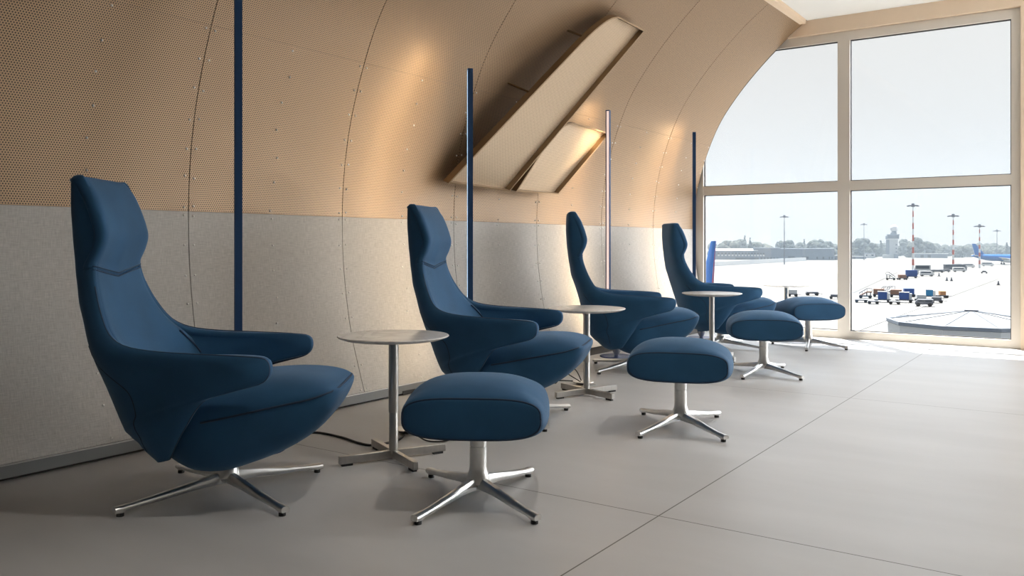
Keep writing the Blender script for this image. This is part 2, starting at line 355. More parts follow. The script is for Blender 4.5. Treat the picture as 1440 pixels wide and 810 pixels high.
def make_chair(label, hf=1.0):
    # hf < 1: back reclined a little, so it stands lower
    t = thing('lounge_chair', label, 'chair', group='row of blue lounge chairs')
    lean = lambda z: z if z < .66 else .66 + (z - .66) * hf
    rows = crom([(a, lean(b), c, d, lean(e_), f, g_) for a, b, c, d, e_, f, g_ in SH], 85); NC = 37; outer = []
    for (xe, ze, w, xb, zb, n, th) in rows:
        r = []
        for k in range(NC):
            tau = -PI / 2 + PI * k / (NC - 1); sy, px = superell(tau, 2 / n)
            gz = .5 * abs(math.sin(tau)) ** 1.3 + .5 * px
            r.append((xb + (xe - xb) * px, w * sy, zb + (ze - zb) * gz))
        outer.append(r)
    O = np.array(outer); du = np.gradient(O, axis=0); dv = np.gradient(O, axis=1); Nn = np.cross(du, dv)
    Nn[0] = Nn[2]; Nn[1] = Nn[2]
    Nn /= np.linalg.norm(Nn, axis=2, keepdims=True) + 1e-9
    sgn = np.sign(np.sum(Nn[:, NC // 2, 0])); Nn *= -sgn     # outward = towards -x at the spine
    for _ in range(3): Nn[1:-1] = (Nn[:-2] + 2 * Nn[1:-1] + Nn[2:]) / 4
    Nn /= np.linalg.norm(Nn, axis=2, keepdims=True) + 1e-9
    I = O - Nn * rows[:, 6][:, None, None]
    g = closed_sheet(outer, [[tuple(p) for p in r] for r in I])
    sh = g.build('shell', M['fabric'], t, smooth=True, angle=180)
    # piping along the shell's free edge, down both sides
    for j in (0, NC - 1):
        p = MB(); p.tube([tuple(O[i, j] * .85 + I[i, j] * .15) for i in range(26, len(rows))], .0042, 6)
        p.build('piping', M['piping'], sh, smooth=True, angle=180)
    # side seam of the shell
    for s in (-1, 1):
        j = 18 + s * 9
        p = MB(); p.tube([tuple(O[i, j]) for i in range(34, 80, 2)], .0022, 6)
        p.build('seam', M['piping'], sh, smooth=True, angle=180)
    # inner pads
    def pad(name, tab, nr, vtop, vbot):
        A = crom([(a, lean(b), c, d, lean(e_)) for a, b, c, d, e_ in tab], nr); fr = []; bk_ = []; NS = 25
        for i, (xe, ze, w, xc, zc) in enumerate(A):
            u = i / (nr - 1); a = []; b2 = []
            for k in range(NS):
                s = -1 + 2 * k / (NS - 1); q = abs(s)
                wgt = vtop * (1 - u) ** 3 + vbot * u ** 3
                x = xc + (xe - xc) * q ** 2.6 - .010 * q ** 24
                z = zc + (ze - zc) * q ** 2.6 - wgt * (1 - q) 
                a.append((x, w * s, z)); b2.append((x - .045, w * s * .96, z - .012))
            fr.append(a); bk_.append(b2)
        return closed_sheet(fr, bk_).build(name, M['fabric'], t, smooth=True, angle=180), fr
    H = [(-.480, 1.256, .198, -.482, 1.258), (-.443, 1.205, .208, -.445, 1.205), (-.418, 1.15, .211, -.422, 1.15), (-.396, 1.085, .214, -.402, 1.085), (-.386, 1.035, .216, -.396, 1.035),
         (-.398, .985, .218, -.408, .985), (-.420, .938, .221, -.428, .938), (-.424, .915, .224, -.433, .915)]
    hp_, f1 = pad('headrest', H, 34, 0, .035)
    B_ = [(-.424, .908, .225, -.433, .908), (-.419, .88, .229, -.428, .875), (-.402, .82, .243, -.415, .81), (-.370, .745, .268, -.392, .73), (-.325, .672, .298, -.36, .65), (-.262, .61, .325, -.31, .575),
          (-.205, .54, .345, -.25, .50), (-.15, .44, .335, -.19, .42), (-.11, .38, .31, -.14, .37)]
    bp_, f2 = pad('backrest', B_, 44, .035, 0)
    for row, pa in ((f1[-2], hp_), (f2[1], bp_)):
        s = MB(); s.tube([(x + .0015, y, z) for x, y, z in row], .0022, 6); s.build('stitching', M['piping'], pa, smooth=True, angle=180)
    for j in (1, -2):
        s = MB(); s.tube([(r[j][0] + .004, r[j][1], r[j][2]) for r in f2[25:]], .0035, 6); s.build('piping', M['piping'], bp_, smooth=True, angle=180)
    # seat
    ST = [(-.25, .40, .25, .31, .17), (-.17, .435, .19, .322, .25), (-.06, .464, .142, .335, .325), (.05, .480, .136, .355, .335), (.16, .491, .165, .376, .318), (.27, .497, .207, .397, .298),
          (.365, .493, .262, .414, .279), (.425, .482, .315, .427, .256), (.462, .466, .368, .434, .228), (.480, .450, .408, .436, .19), (.487, .442, .425, .436, .13)]
    A = crom(ST, 44); NR = 48; rings = []
    def ring(x, zt, zb, zs, w):
        r = []
        for k in range(NR):
            a = 2 * PI * k / NR; c, s_ = math.cos(a), math.sin(a)
            y = w * math.copysign(abs(c) ** (.62 if s_ >= 0 else .42), c)
            z = zs + (zt - zs) * abs(s_) ** .95 if s_ >= 0 else zs - (zs - zb) * abs(s_) ** .62
            r.append((x, y, z))
        return r
    g = MB(); g.loft([ring(*a) for a in A]); se = g.build('seat', M['fabric'], t, smooth=True, angle=180)
    side = [(a[0], a[4] + .0005, a[3] + .004) for a in A if -.02 < a[0] < .40] + [(.427, .257, .434), (.456, .230, .442), (.474, .17, .449), (.481, .09, .453)]
    p = MB(); p.tube([(x, -y, z) for x, y, z in side] + [(.483, 0, .455)] + side[::-1], .0042, 6)
    p.build('piping', M['piping'], se, smooth=True, angle=180)
    # swivel base
    g = MB(); g.lathe([(.05, .155), (.05, .15), (.034, .148), (.034, .11), (.04, .104), (.044, .092), (.046, .066), (.036, .052)][::-1], 28); g.build('column', M['alu'], t, smooth=True, angle=35)
    for k in range(4): leg_mesh(t, R(43.5 + 90 * k), .442, .092, M['alu'])
    return t

c1 = make_chair('dark blue high-back swivel lounge chair nearest the viewer, at the far left of the row')
c1.location = (2.155, 2.893, 0); c1.rotation_euler = (0, 0, R(-53))
for pos, rz, k, lab in (((4.00, 2.82, 0), -68.5, .945, 'blue high-back lounge chair second from the left, behind the largest footstool'),
                        ((6.15, 3.07, 0), -57, .99, 'blue high-back lounge chair third from the left, in front of the pink glowing lamp post'),
                        ((7.95, 3.04, 0), -50, .90, 'blue high-back lounge chair nearest the window wall, last of the row')):
    c = make_chair(lab, k); c.location = pos; c.rotation_euler = (0, 0, R(rz))

# ------------------------------------------------------------------ footstools
def make_ottoman(label):
    t = thing('footstool', label, 'footstool', group='blue footstools in front of the chairs')
    TAB = [(-.236, .10, .36, .335), (-.234, .232, .420, .294), (-.226, .257, .434, .280), (-.205, .266, .450, .273), (-.15, .274, .472, .268), (-.07, .279, .486, .266), (0, .280, .489, .266)]
    TAB = TAB + [(-a, b2, c, d) for a, b2, c, d in TAB[-2::-1]]
    A = crom(TAB, 46); NR = 60; rings = []
    for y, L, zt, zb in A:
        zc = zb + .078 if zb < .3 else zb + (zt - zb) * .5; r = []; q = min(1, max(0, (1 - abs(y) / .226) * 3.2))
        for k in range(NR):
            a = 2 * PI * k / NR; c, s_ = math.cos(a), math.sin(a)
            ex, ez = (.58 + .20 * q, .60 + .22 * q) if s_ >= 0 else (.58 + .06 * q, .66)
            r.append((L * math.copysign(abs(c) ** ex, c), y, zc + (zt - zc if s_ >= 0 else zc - zb) * math.copysign(abs(s_) ** ez, s_)))
        rings.append(r)
    g = MB(); g.loft(rings); cu = g.build('cushion', M['fabric'], t, smooth=True, angle=180)
    for sg in (-1, 1):
        p = MB(); i = int(np.argmin(abs(A[:, 0] - sg * .226))); r = rings[i]
        p.tube([(x, y + sg * .001, z) for x, y, z in r] + [(r[0][0], r[0][1] + sg * .001, r[0][2])], .0038, 6)
        p.build('piping', M['piping'], cu, smooth=True, angle=180)
    g = MB(); g.lathe([(.03, .055), (.044, .065), (.044, .09), (.037, .108), (.034, .125), (.034, .205), (.0335, .2055), (.031, .207), (.031, .209), (.0335, .2105), (.0335, .272)], 32); g.build('column', M['alu'], t, smooth=True, angle=35)
    for a in (61, 129.5, 241, 309.5): leg_mesh(t, R(a), .392, .092, M['alu'])
    return t
o1 = make_ottoman('blue upholstered footstool closest to the viewer, in front of the first side table')
o1.location = (2.668, 2.013, 0); o1.rotation_euler = (0, 0, R(-59.5))
dup(o1, (4.335, 1.885, 0), R(-71), 'blue footstool standing alone on the open floor, second nearest the viewer')
dup(o1, (6.50, 2.14, 0), R(-66), 'blue footstool overlapping the last chair of the row, third from the viewer')
dup(o1, (8.45, 2.34, 0), R(-48), 'blue footstool farthest away, beside the window mullion')

# ------------------------------------------------------------------ side tables
def make_table(label):
    t = thing('side_table', label, 'table', group='round marble side tables')
    g = MB(); g.lathe([(.05, .553), (.17, .553), (.225, .560), (.252, .569), (.258, .574), (.255, .578), (.245, .579)], 72); g.build('tabletop', M['marble'], t, smooth=True, angle=30)
    g = MB(); g.lathe([(.021, .03), (.021, .215), (.0205, .216), (.0205, .22), (.023, .221), (.023, .545), (.06, .548), (.06, .553)], 28); g.build('column', M['steel'], t, smooth=True, angle=35)
    for k in range(4):
        A = Matrix.Rotation(R(90 * k), 4, 'Z')
        g = MB(); g.box(.012 if k % 2 else 0, .262, -.0125, .0125, .010, .046, A); b2 = g.build('foot_bar', M['steel'], t, bevel=.002, seg=1)
        g = MB(); g.box(.20, .25, -.010, .010, 0, .011, A); g.build('pad', M['rubber'], b2)
    return t
t1 = make_table('round marble side table between the two nearest chairs')
t1.location = (2.925, 2.70, 0); t1.rotation_euler = (0, 0, R(64.5))
dup(t1, (4.905, 2.80, 0), R(70), 'round marble side table between the second and third chairs')
dup(t1, (7.05, 2.775, 0), R(68), 'round marble side table in front of the chair by the window')
dup(t1, (9.0, 2.72, 0), R(65), 'round marble side table seen edge-on against the window, behind the last footstool')

# ------------------------------------------------------------------ floor lamps
def make_lamp(label, loc, face, lit, glow=None):
    t = thing('floor_lamp', label, 'lamp', loc, 0, 'slim navy floor lamps along the wall')
    g = MB(); g.lathe([(.150, 0), (.152, .003), (.150, .008), (.06, .010)], 48); g.build('base', M['navy_disc'], t, smooth=True, angle=30)
    g = MB(); g.lathe([(.02, .009), (.022, .02), (.048, .07), (.048, .075)], 24); g.build('foot_cone', M['steel'], t, smooth=True, angle=35)
    g = MB(); g.lathe([(.043, .075), (.043, .19)], 24); g.build('housing', M['navy'], t, smooth=True, angle=35)
    px, py = -.043, .062
    A = Matrix.Translation((px, py, 0)) @ Matrix.Rotation(face, 4, 'Z')
    g = MB(); g.box(-.017, .011, -.017, .017, .10, 2.195, A); g.box(.011, .019, -.017, -.0145, .10, 2.195, A); g.box(.011, .019, .0145, .017, .10, 2.195, A); g.build('pole', M['navy'], t)
    g = MB(); g.box(.011, .0135, -.0145, .0145, .22, 2.185, A); g.build('light_strip', M['led'] if lit else M['led_off'], t)
    if glow:
        g = MB(); g.box(glow[0], glow[1], .017, .0195, .12, 2.185, A); g.build('side_diffuser', M['led_side'], t)
    g = MB(); g.box(-.03, .03, -.012, .012, .11, .17, Matrix.Translation((px / 2, py / 2, 0)) @ Matrix.Rotation(math.atan2(py, px), 4, 'Z')); g.build('bracket', M['navy'], t)
    return t
make_lamp('tall slim navy floor lamp behind the nearest chair, running out of the frame top', (2.67, 3.38, 0), R(60), False)
make_lamp('tall slim navy floor lamp behind the second chair, left of the wall wings', (4.62, 3.46, 0), R(136), True)
make_lamp('tall slim floor lamp behind the third chair showing its glowing pink strip', (6.74, 3.54, 0), R(98), True, (-.012, .009))
make_lamp('tall slim navy floor lamp next to the window, behind the last chair', (8.57, 3.49, 0), R(112), True)

# ------------------------------------------------------------------ perforated wings standing off the vault
def make_wing(label, BL, BR, TR, TL, r1, r2, rods):
    t = thing('wall_wing', label, 'panel', tuple(BL))
    BL, BR, TR, TL = [Vector(p) for p in (BL, BR, TR, TL)]
    n = (BR - BL).cross(TL - BL).normalized()
    if n.y > 0: n = -n                      # towards the room
    a = TL + (BL - TL).normalized() * r1; b2 = TL + (TR - TL).normalized() * r2
    cor = [BL, BR, TR] + [b2 * (1 - q) ** 2 + TL * 2 * q * (1 - q) + a * q * q for q in np.linspace(0, 1, 14)]
    cor = [p - (p - BL).dot(n) * n for p in cor]
    loc = [p - BL for p in cor]; ux = (BR - BL).normalized(); uy = n.cross(ux)
    d = .055
    def inset(P, w):
        out = []; m_ = len(P)
        for i in range(m_):
            e1 = (P[i] - P[i - 1]); e2 = (P[(i + 1) % m_] - P[i])
            e1 = e1.normalized() if e1.length > 1e-6 else e2.normalized(); e2 = e2.normalized() if e2.length > 1e-6 else e1
            n1 = n.cross(e1); n2 = n.cross(e2); k = (n1 + n2); k = k / max(k.dot(n1), .3)
            out.append(P[i] + k * w)
        return out
    ins = inset(loc, .012)
    c = sum(loc, Vector()) / len(loc)
    if (ins[1] - c).length > (loc[1] - c).length: ins = inset(loc, -.012)
    m_ = len(loc); g = MB()
    rings = [loc, [p + n * d for p in loc], [p + n * d for p in ins], ins]
    for k in range(4):
        A, B = rings[k], rings[(k + 1) % 4]
        b0 = len(g.v); g.v += [tuple(p) for p in A] + [tuple(p) for p in B]
        for i in range(m_): q = (i + 1) % m_; g.f.append((b0 + i, b0 + q, b0 + m_ + q, b0 + m_ + i))
    g.build('frame', M['bronze_frame'], t)
    g = MB(); g.prism([p + n * .006 for p in ins], n * .004); g.uv = [(Vector(p).dot(ux), Vector(p).dot(uy)) for p in g.v]
    g.build('perforated_sheet', M['bronze_fine'], t)
    for f, e in rods:
        for side in (0, 1):
            p = (loc[0].lerp(TL - BL, f) if side == 0 else loc[1].lerp(TR - BL, f)); w = p + BL
            h = 0
            for _ in range(40):
                q = w - n * h
                if q.y > YW(q.x, q.z): break
                h += .01
            g = MB(); g.cyl(p + n * .012, p - n * h, .009, n=8); g.build('standoff_rod', M['bronze_frame'], t, smooth=True)
make_wing('large slanted perforated bronze wing panel on the curved wall', (4.74, 3.895, 1.461), (5.49, 3.883, 1.438), (6.545, 3.228, 2.84), (5.94, 3.225, 2.855), .42, .16, [(.5, 0), (.84, 0)])
make_wing('small slanted perforated bronze wing panel right below the large one', (5.585, 3.885, 1.437), (6.205, 3.873, 1.439), (6.85, 3.722, 2.024), (6.04, 3.725, 2.06), .24, .30, [(.5, 0)])

# ------------------------------------------------------------------ floor sockets and cables
def socket(label, loc):
    t = thing('floor_socket', label, 'socket', loc)
    g = MB(); g.lathe([(.088, 0), (.09, .003), (.084, .006)], 40); g.build('ring', M['lid'], t, smooth=True, angle=30)
    g = MB(); g.lathe([(.05, .006), (.05, .012)], 24); g.build('core', M['rubber'], t, smooth=True, angle=30)
    g = MB(); g.lathe([(.074, .018), (.076, .020), (.074, .024)], 40); g.build('lid', M['lid'], t, smooth=True, angle=30)
    return t
socket('round metal floor socket with raised lid, behind the first side table', (3.385, 3.02, 0))
socket('round metal floor socket with raised lid, behind the second side table', (5.26, 3.03, 0))
def spline(pts, n=8):
    return [tuple(p) for p in crom(pts, (len(pts) - 1) * n)]
def cable(label, pts, r=.005, plug=None):
    t = thing('power_cable', label, 'cable', (0, 0, 0))
    g = MB(); g.tube(spline(pts), r, 8); g.build('cord', M['cable'], t, smooth=True, angle=180)
    if plug:
        g = MB(); g.box(plug[0] - .03, plug[0] + .03, plug[1] - .018, plug[1] + .018, 0, .03); g.build('plug', M['cable'], t, bevel=.005)
cable('black cable snaking over the floor from the nearest chair to the first side table', [(2.86, 3.33, .006), (2.99, 3.42, .006), (3.09, 3.40, .006), (3.09, 3.22, .006), (3.05, 3.05, .006), (3.06, 2.95, .006), (3.2, 2.93, .006), (3.31, 2.98, .008)], .006, (2.86, 3.33))
cable('short cable hanging down behind the nearest footstool to the floor', [(3.33, 3.02, .012), (3.30, 2.92, .03), (3.28, 2.80, .006), (3.33, 2.72, .006), (3.42, 2.70, .02), (3.45, 2.75, .006)], .004)
cable('looping black cable rising from the floor socket behind the second side table', [(5.24, 3.03, .015), (5.17, 3.06, .06), (5.12, 3.12, .10), (5.10, 3.17, .05), (5.16, 3.2, .006), (5.3, 3.22, .05), (5.34, 3.15, .09), (5.27, 3.05, .02)], .004)
cable('thin cable running from the second floor socket back to the wall lamp', [(5.28, 3.06, .015), (5.2, 3.2, .02), (5.05, 3.3, .008), (4.95, 3.42, .006), (4.8, 3.47, .006)], .004)

# ------------------------------------------------------------------ the apron outside
AZ = -11.0; CAMH = 1.0; F_ = 1192.0; VH = 343.6; TH = math.atan2(1547 - 720, F_)
def G(u, v, z=AZ):      # measured position on the apron
    a = (u - 720) / F_; t = (CAMH - z) * F_ / (v - VH)
    return t * (math.cos(TH) + a * math.sin(TH)), t * (math.sin(TH) - a * math.cos(TH))
def D(v): return (CAMH - AZ) * F_ / (v - VH)
def face(u): return TH - math.atan((u - 720) / F_) + PI      # heading that looks back towards the lounge
M['concrete'] = mat('apron_concrete', (0.1125, 0.1103, 0.1057), .9, noise=.10, nscale=.02)
M['line'] = mat('line_paint', (0.54, 0.54, 0.5265), .8)
M['line_dark'] = mat('line_edge', (.055, .055, .055), .9)
M['leaf_a'] = mat('leaves_a', (.022, .032, .022), .9, noise=.45, nscale=.35)
M['leaf_b'] = mat('leaves_b', (.032, .042, .028), .9, noise=.4, nscale=.3)
M['bark'] = mat('bark', (0.081, 0.06075, 0.0405), .9)
M['clad'] = mat('grey_cladding', (.11, .135, .17), .7)
M['clad_light'] = mat('light_cladding', (0.3712, 0.3848, 0.3915), .7)
M['dark_glass'] = mat('dark_glazing', (0.027, 0.03713, 0.054), .2)
M['white'] = mat('white_coat', (0.54, 0.54, 0.54), .5)
M['air_blue'] = mat('airline_blue', (.006, .105, .36), .5, spec=.08)
M['container'] = mat('container_blue', (0.02025, 0.06075, 0.216), .5)
M['cyan'] = mat('light_blue_tarp', (0.02025, 0.1688, 0.3375), .5)
M['red'] = mat('mast_red', (0.3712, 0.06075, 0.027), .6)
M['brown'] = mat('tarp_brown', (0.2025, 0.1147, 0.081), .8)
M['mid_grey'] = mat('equipment_grey', (0.108, 0.1147, 0.135), .6)
M['orange'] = mat('orange_tarp', (0.3712, 0.1822, 0.081), .8)
M['green'] = mat('tail_green', (0.0135, 0.1688, 0.0675), .5)

g = MB(); g.box(9.8, 2400, -1600, 1600, AZ - 1, AZ); g.build('apron', M['concrete'], kind='structure')
def strip(name, a, b2, w, mt, dz):
    a = Vector((*G(*a), AZ + dz)); b2 = Vector((*G(*b2), AZ + dz)); d = (b2 - a).normalized(); s = Vector((-d.y, d.x, 0)) * w / 2
    g = MB(); g.prism([a - s, b2 - s, b2 + s, a + s], (0, 0, .02)); return g.build(name, mt, kind='structure')
strip('taxi_line', (1190, 470), (1302, 429), 1.0, M['line_dark'], .01); strip('taxi_line', (1190, 470), (1302, 429), .45, M['line'], .03)
strip('taxi_line', (1318, 424), (1405, 392), .5, M['line_dark'], .01); strip('apron_joint', (1200, 412), (1262, 383), .7, M['line_dark'], .01)

def yawed(loc, h): return Matrix.Translation(loc) @ Matrix.Rotation(h, 4, 'Z')

# trees: each its own crown and trunk
def tree(u, vt, wpx, label, dist=760, kind=0, conic=False):
    a = (u - 720) / F_; x = dist * (math.cos(TH) + a * math.sin(TH)); y = dist * (math.sin(TH) - a * math.cos(TH))
    top = CAMH + (VH - vt) * dist / F_; h = top - AZ; w = wpx * dist / F_ / 2 * 1.18
    t = thing('tree', label, 'tree', (x, y, AZ), random.uniform(0, 6), 'trees beyond the apron')
    g = MB(); rnd = random.Random(int(u * 7))
    if conic:
        for k in range(9):
            f = k / 8; rr = w * (1 - f * .85) * rnd.uniform(.85, 1.1); g.sphere((rnd.uniform(-.1, .1) * w, rnd.uniform(-.1, .1) * w, h * (.18 + .78 * f)), max(rr, w * .22), 10, 7, (1, 1, 1.2))
    else:
        for k in range(34):
            an = rnd.uniform(0, 2 * PI); q = rnd.random() ** .5; f = rnd.random(); env = math.sqrt(max(.05, 1 - (f * .95) ** 2.2))
            rr = w * rnd.uniform(.26, .42); z = h * (.04 + .86 * f); rr = min(rr, h - z) if f > .6 else rr
            g.sphere((math.cos(an) * q * w * env * .8, math.sin(an) * q * w * env * .8, z), max(rr, w * .12), 10, 7, (1, 1, .9))
    for i, p in enumerate(g.v):
        k = rnd.uniform(.93, 1.07); g.v[i] = (p[0] * k, p[1] * k, min(p[2] * rnd.uniform(.985, 1.015), h))
    g.build('crown', M['leaf_b'] if kind else M['leaf_a'], t)
    g = MB(); g.lathe([(w * .07 + .25, 0), (w * .05 + .18, h * .3)], 8); g.build('trunk', M['bark'], t)
for args in [(1022, 338, 34, 'broad round tree behind the left end of the long grey hangar', 800, 0), (1040, 336, 26, 'round tree behind the hangar just left of the tall narrow spire tree', 805, 0),
             (1047, 331, 9, 'tall narrow spire tree standing behind the hangar', 790, 0, True), (1055, 334, 8, 'short spire tree right of the tallest spire behind the hangar', 790, 0, True),
             (1063, 340, 22, 'rounded tree right of the spire trees, behind the hangar roof', 800, 1), (1078, 346, 26, 'low tree in the dip of the tree line behind the hangar', 810, 1),
             (1093, 340, 10, 'slim tree just left of the left light mast, behind the hangar', 800, 0, True), (1101, 338, 17, 'tree directly behind the left light mast', 800, 0), (1111, 337, 15, 'tree just right of the left light mast', 800, 0),
             (1125, 341, 15, 'small tree between the gap and the spire right of the left mast', 800, 1), (1131, 336, 7, 'narrow spire tree behind the right half of the hangar', 795, 0, True),
             (1149, 336, 27, 'largest round tree behind the right end of the hangar', 800, 0), (1165, 339, 24, 'round tree behind the hangar close to the window mullion', 805, 0), (1177, 343, 18, 'tree touching the window mullion on its left side', 810, 0),
             (1200, 338, 18, 'tree touching the window mullion on its right side', 790, 0), (1213, 334.5, 26, 'big tree left of the control tower, behind the thin mast', 790, 0), (1226, 341, 18, 'low tree between the big tree and the control tower', 800, 1),
             (1239, 338, 9, 'pointed tree just left of the control tower', 790, 1, True), (1272, 336, 20, 'tree immediately right of the control tower', 790, 0), (1287, 333.5, 22, 'tallest tree right of the control tower, behind the tallest mast', 795, 0),
             (1303, 339, 22, 'dense tree right of the tallest mast', 780, 0), (1319, 350, 16, 'low bush tree between the dense tree and the small round trees', 790, 1), (1329, 347, 15, 'first of two small round trees left of the second mast', 770, 0),
             (1347, 348.5, 14, 'small round tree just right of the second mast', 770, 0), (1357, 345, 22, 'hazy tree behind the tail of the distant blue airliner', 860, 1), (1379, 345, 24, 'hazy tree above the blue airliner fuselage', 870, 1),
             (1398, 344.5, 26, 'hazy tree above the blue airliner, left of the window edge', 870, 1), (1416, 341, 8, 'narrow spire tree at the right window edge', 850, 0, True), (1417, 346, 24, 'hazy round tree at the right window edge', 870, 1)]:
    TI = globals().get('TI', 0) + 1
    tree(*args[:4], 765 + (TI % 4) * 32, *args[5:])

g = MB(); rnd = random.Random(3)
for k in range(150):
    u = rnd.uniform(1000, 1440); dd = rnd.uniform(905, 930); a = (u - 720) / F_; rr = rnd.uniform(3, 6)
    g.sphere((dd * (math.cos(TH) + a * math.sin(TH)), dd * (math.sin(TH) - a * math.cos(TH)), AZ + rnd.uniform(1, 9)), rr, 9, 6)
tag(g.build('shrub_belt', M['leaf_b']), 'low hazy belt of shrubs behind the buildings along the far apron edge', 'shrubs', None, 'stuff')

# light masts
def mast(u, vb, vt, label, striped, r=.32):
    d = D(vb); h = (vb - vt) * d / F_; x, y = G(u, vb)
    t = thing('light_mast', label, 'mast', (x, y, AZ), face(u), 'tall light masts on the apron')
    nb = 11
    for k in range(nb):
        g = MB(); a, b2 = k / nb, (k + 1) / nb; ra, rb = r * (1.5 - .9 * a), r * (1.5 - .9 * b2)
        g.lathe([(ra, h * a), (rb, h * b2)], 10); g.build('pole_section', (M['red'] if k % 2 else M['white']) if striped else M['mid_grey'], t, smooth=True)
    g = MB(); g.lathe([(.4, h - 1.0), (1.0, h - .7), (2.0, h - .35), (2.0, h - .15), (.7, h - .1), (.6, h + .6)], 16); g.build('lamp_crown', M['mid_grey'], t, smooth=True, angle=30)
    for k in range(6):
        an = k * PI / 3; g = MB(); g.box(1.7, 2.7, -.4, .4, h - .75, h - .35, Matrix.Rotation(an, 4, 'Z')); g.build('floodlight', M['mid_grey'], t)
mast(1103, 372, 304, 'slim grey light mast in front of the long hangar', False, .26)
mast(1215, 366, 315, 'thin grey mast left of the control tower', False, .24)
mast(1284, 381.5, 288, 'tallest red and white light mast right of the control tower', True, .36)
mast(1340.5, 379, 302.5, 'second tallest red and white light mast, left of the airliner tail', True, .36)
mast(1377.5, 377, 317, 'light mast standing before the blue airliner fuselage', True, .36)
mast(1402, 366, 324, 'farthest small grey mast near the right window edge', False, .26)

# long hangar, seen across the apron
def px(dist): return dist / F_
d = 655; u0 = 1088; a = (u0 - 720) / F_; hx = d * (math.cos(TH) + a * math.sin(TH)); hy = d * (math.sin(TH) - a * math.cos(TH)); q = px(d)
h = thing('hangar', 'long low grey hangar with a row of white windows across the apron', 'building', (hx, hy, AZ), face(u0))
def L_(u): return -(u - u0) * q            # local y (the hangar faces +x, its left end seen from the lounge is +y... mirrored below)
def bx(name, mt, ua, ub, va, vb, x0, x1, parent=h):
    z1 = CAMH + (VH - va) * q - AZ; z0 = max(0, CAMH + (VH - vb) * q - AZ)
    g = MB(); g.box(x0, x1, min(L_(ua) * -1, L_(ub) * -1), max(L_(ua) * -1, L_(ub) * -1), z0, z1); return g.build(name, mt, parent)
bx('office_wing', M['clad'], 1006, 1097, 352.5, 366, -30, 0)
bx('main_hall', M['clad'], 1097, 1168, 349.5, 366.5, -40, .5)
bx('upper_wall', M['clad'], 1060, 1097, 348.5, 353, -34, -1)
g = MB(); y0, y1 = -L_(1006), -L_(1067); zr = CAMH + (VH - 352.6) * q - AZ
g.prism([(-16 + 16 * math.cos(k), y0, zr + 1.6 * math.sin(k)) for k in np.linspace(0, PI, 12)], (0, y1 - y0, 0)); g.build('white_roof', M['white'], h, smooth=True)
for k in range(15):
    uu = 1012.5 + k * 5.05 - k * k * .045
    w = bx('window', M['white'], uu - 1.1, uu + 1.3, 358.3, 360.3, -.05, .12)
    bx('window_reveal', M['dark_glass'], uu - 1.2, uu + 1.3, 355.6, 357.8, -.05, .10)
bx('shopfront', M['dark_glass'], 1036, 1068, 362.4, 365, -.05, .15)
for k in range(6): bx('doorway', M['dark_glass'], 1070 + k * 4.4, 1073 + k * 4.2, 362, 365, -.05, .15)
bx('band_window', M['dark_glass'], 1107, 1116, 360.6, 363.6, .4, .7); bx('band_window', M['dark_glass'], 1125.5, 1134.5, 360.6, 363.6, .4, .7)
for uu in (1145.5, 1153.5, 1161.5, 1165): bx('small_window', M['dark_glass'], uu - .9, uu + .9, 360.8, 364, .4, .7)
o = MB(); a_ = Vector((*G(1000, 374.6), AZ)); b_ = Vector((*G(1133, 366.8), AZ)); dd = (b_ - a_).normalized(); s_ = Vector((-dd.y, dd.x, 0)) * .3
o.prism([a_ - s_, b_ - s_, b_ + s_, a_ + s_], (0, 0, 2.5)); tag(o.build('blast_wall', M['clad_light']), 'low pale concrete wall running in front of the long hangar', 'wall')

def block(name, label, cat, u, vb, parts, dist=None):
    """building described by front rectangles in pixels at its own distance"""
    d = dist or D(vb); a = (u - 720) / F_; x = d * (math.cos(TH) + a * math.sin(TH)); y = d * (math.sin(TH) - a * math.cos(TH)); q = d / F_
    t = thing(name, label, cat, (x, y, AZ), face(u))
    zg = CAMH + (VH - vb) * q
    for nm, mt, ua, ub, va, vb2, x0, x1 in parts:
        g = MB(); g.box(x0, x1, (ua - u) * q, (ub - u) * q, (vb - vb2) * q, (vb - va) * q); g.build(nm, M[mt], t)
    return t, q
t, q = block('control_tower', 'grey control tower topped by a pale radar dome', 'tower', 1254.5, 363, [('shaft', 'clad_light', 1251, 1262, 336, 363, -9, 0), ('stair_core', 'clad', 1246.5, 1251, 334, 363, -8, .3),
    ('parapet', 'white', 1246.5, 1262.5, 335.5, 337, -9.5, .6), ('cab', 'dark_glass', 1248.5, 1263.5, 330.5, 335.5, -9.5, .8), ('cab_roof', 'clad', 1247.5, 1264, 329.5, 331, -10, 1.2),
    ('cab_balcony', 'clad', 1246, 1249, 332, 336, -8, 1), ('equipment_room', 'clad', 1252.5, 1260.5, 327, 330, -6, -1), ('annex', 'clad_light', 1242, 1256.5, 358, 363, -4, 6), ('annex', 'clad', 1256.5, 1262.5, 357.5, 363, -4, 4)])
g = MB(); g.lathe([(1.6, (363 - 330) * q), (1.9, (363 - 325.5) * q), (2.6, (363 - 325) * q)], 14, c=(-3, (1257 - 1254.5) * q)); g.build('dome_stem', M['clad'], t, smooth=True)
g = MB(); g.sphere((-3, (1257 - 1254.5) * q, (363 - 321.2) * q), 5.2 * q, 18, 12); g.build('radar_dome', M['white'], t, smooth=True)
for v_ in (343.5, 348.5, 353.5):
    g = MB(); g.box(-.1, .12, (1259 - 1254.5) * q, (1261 - 1254.5) * q, (363 - v_ - 1.5) * q, (363 - v_) * q); g.build('window', M['dark_glass'], t)
block('shed', 'low pale building left of the control tower', 'building', 1222, 363, [('body', 'clad_light', 1216, 1230, 356.5, 363, -8, 0), ('roof', 'clad', 1215.5, 1230.5, 355.8, 356.6, -8.4, .4), ('window', 'dark_glass', 1218, 1220, 358, 360, -.1, .2), ('window', 'dark_glass', 1225, 1228, 358, 360, -.1, .2)])
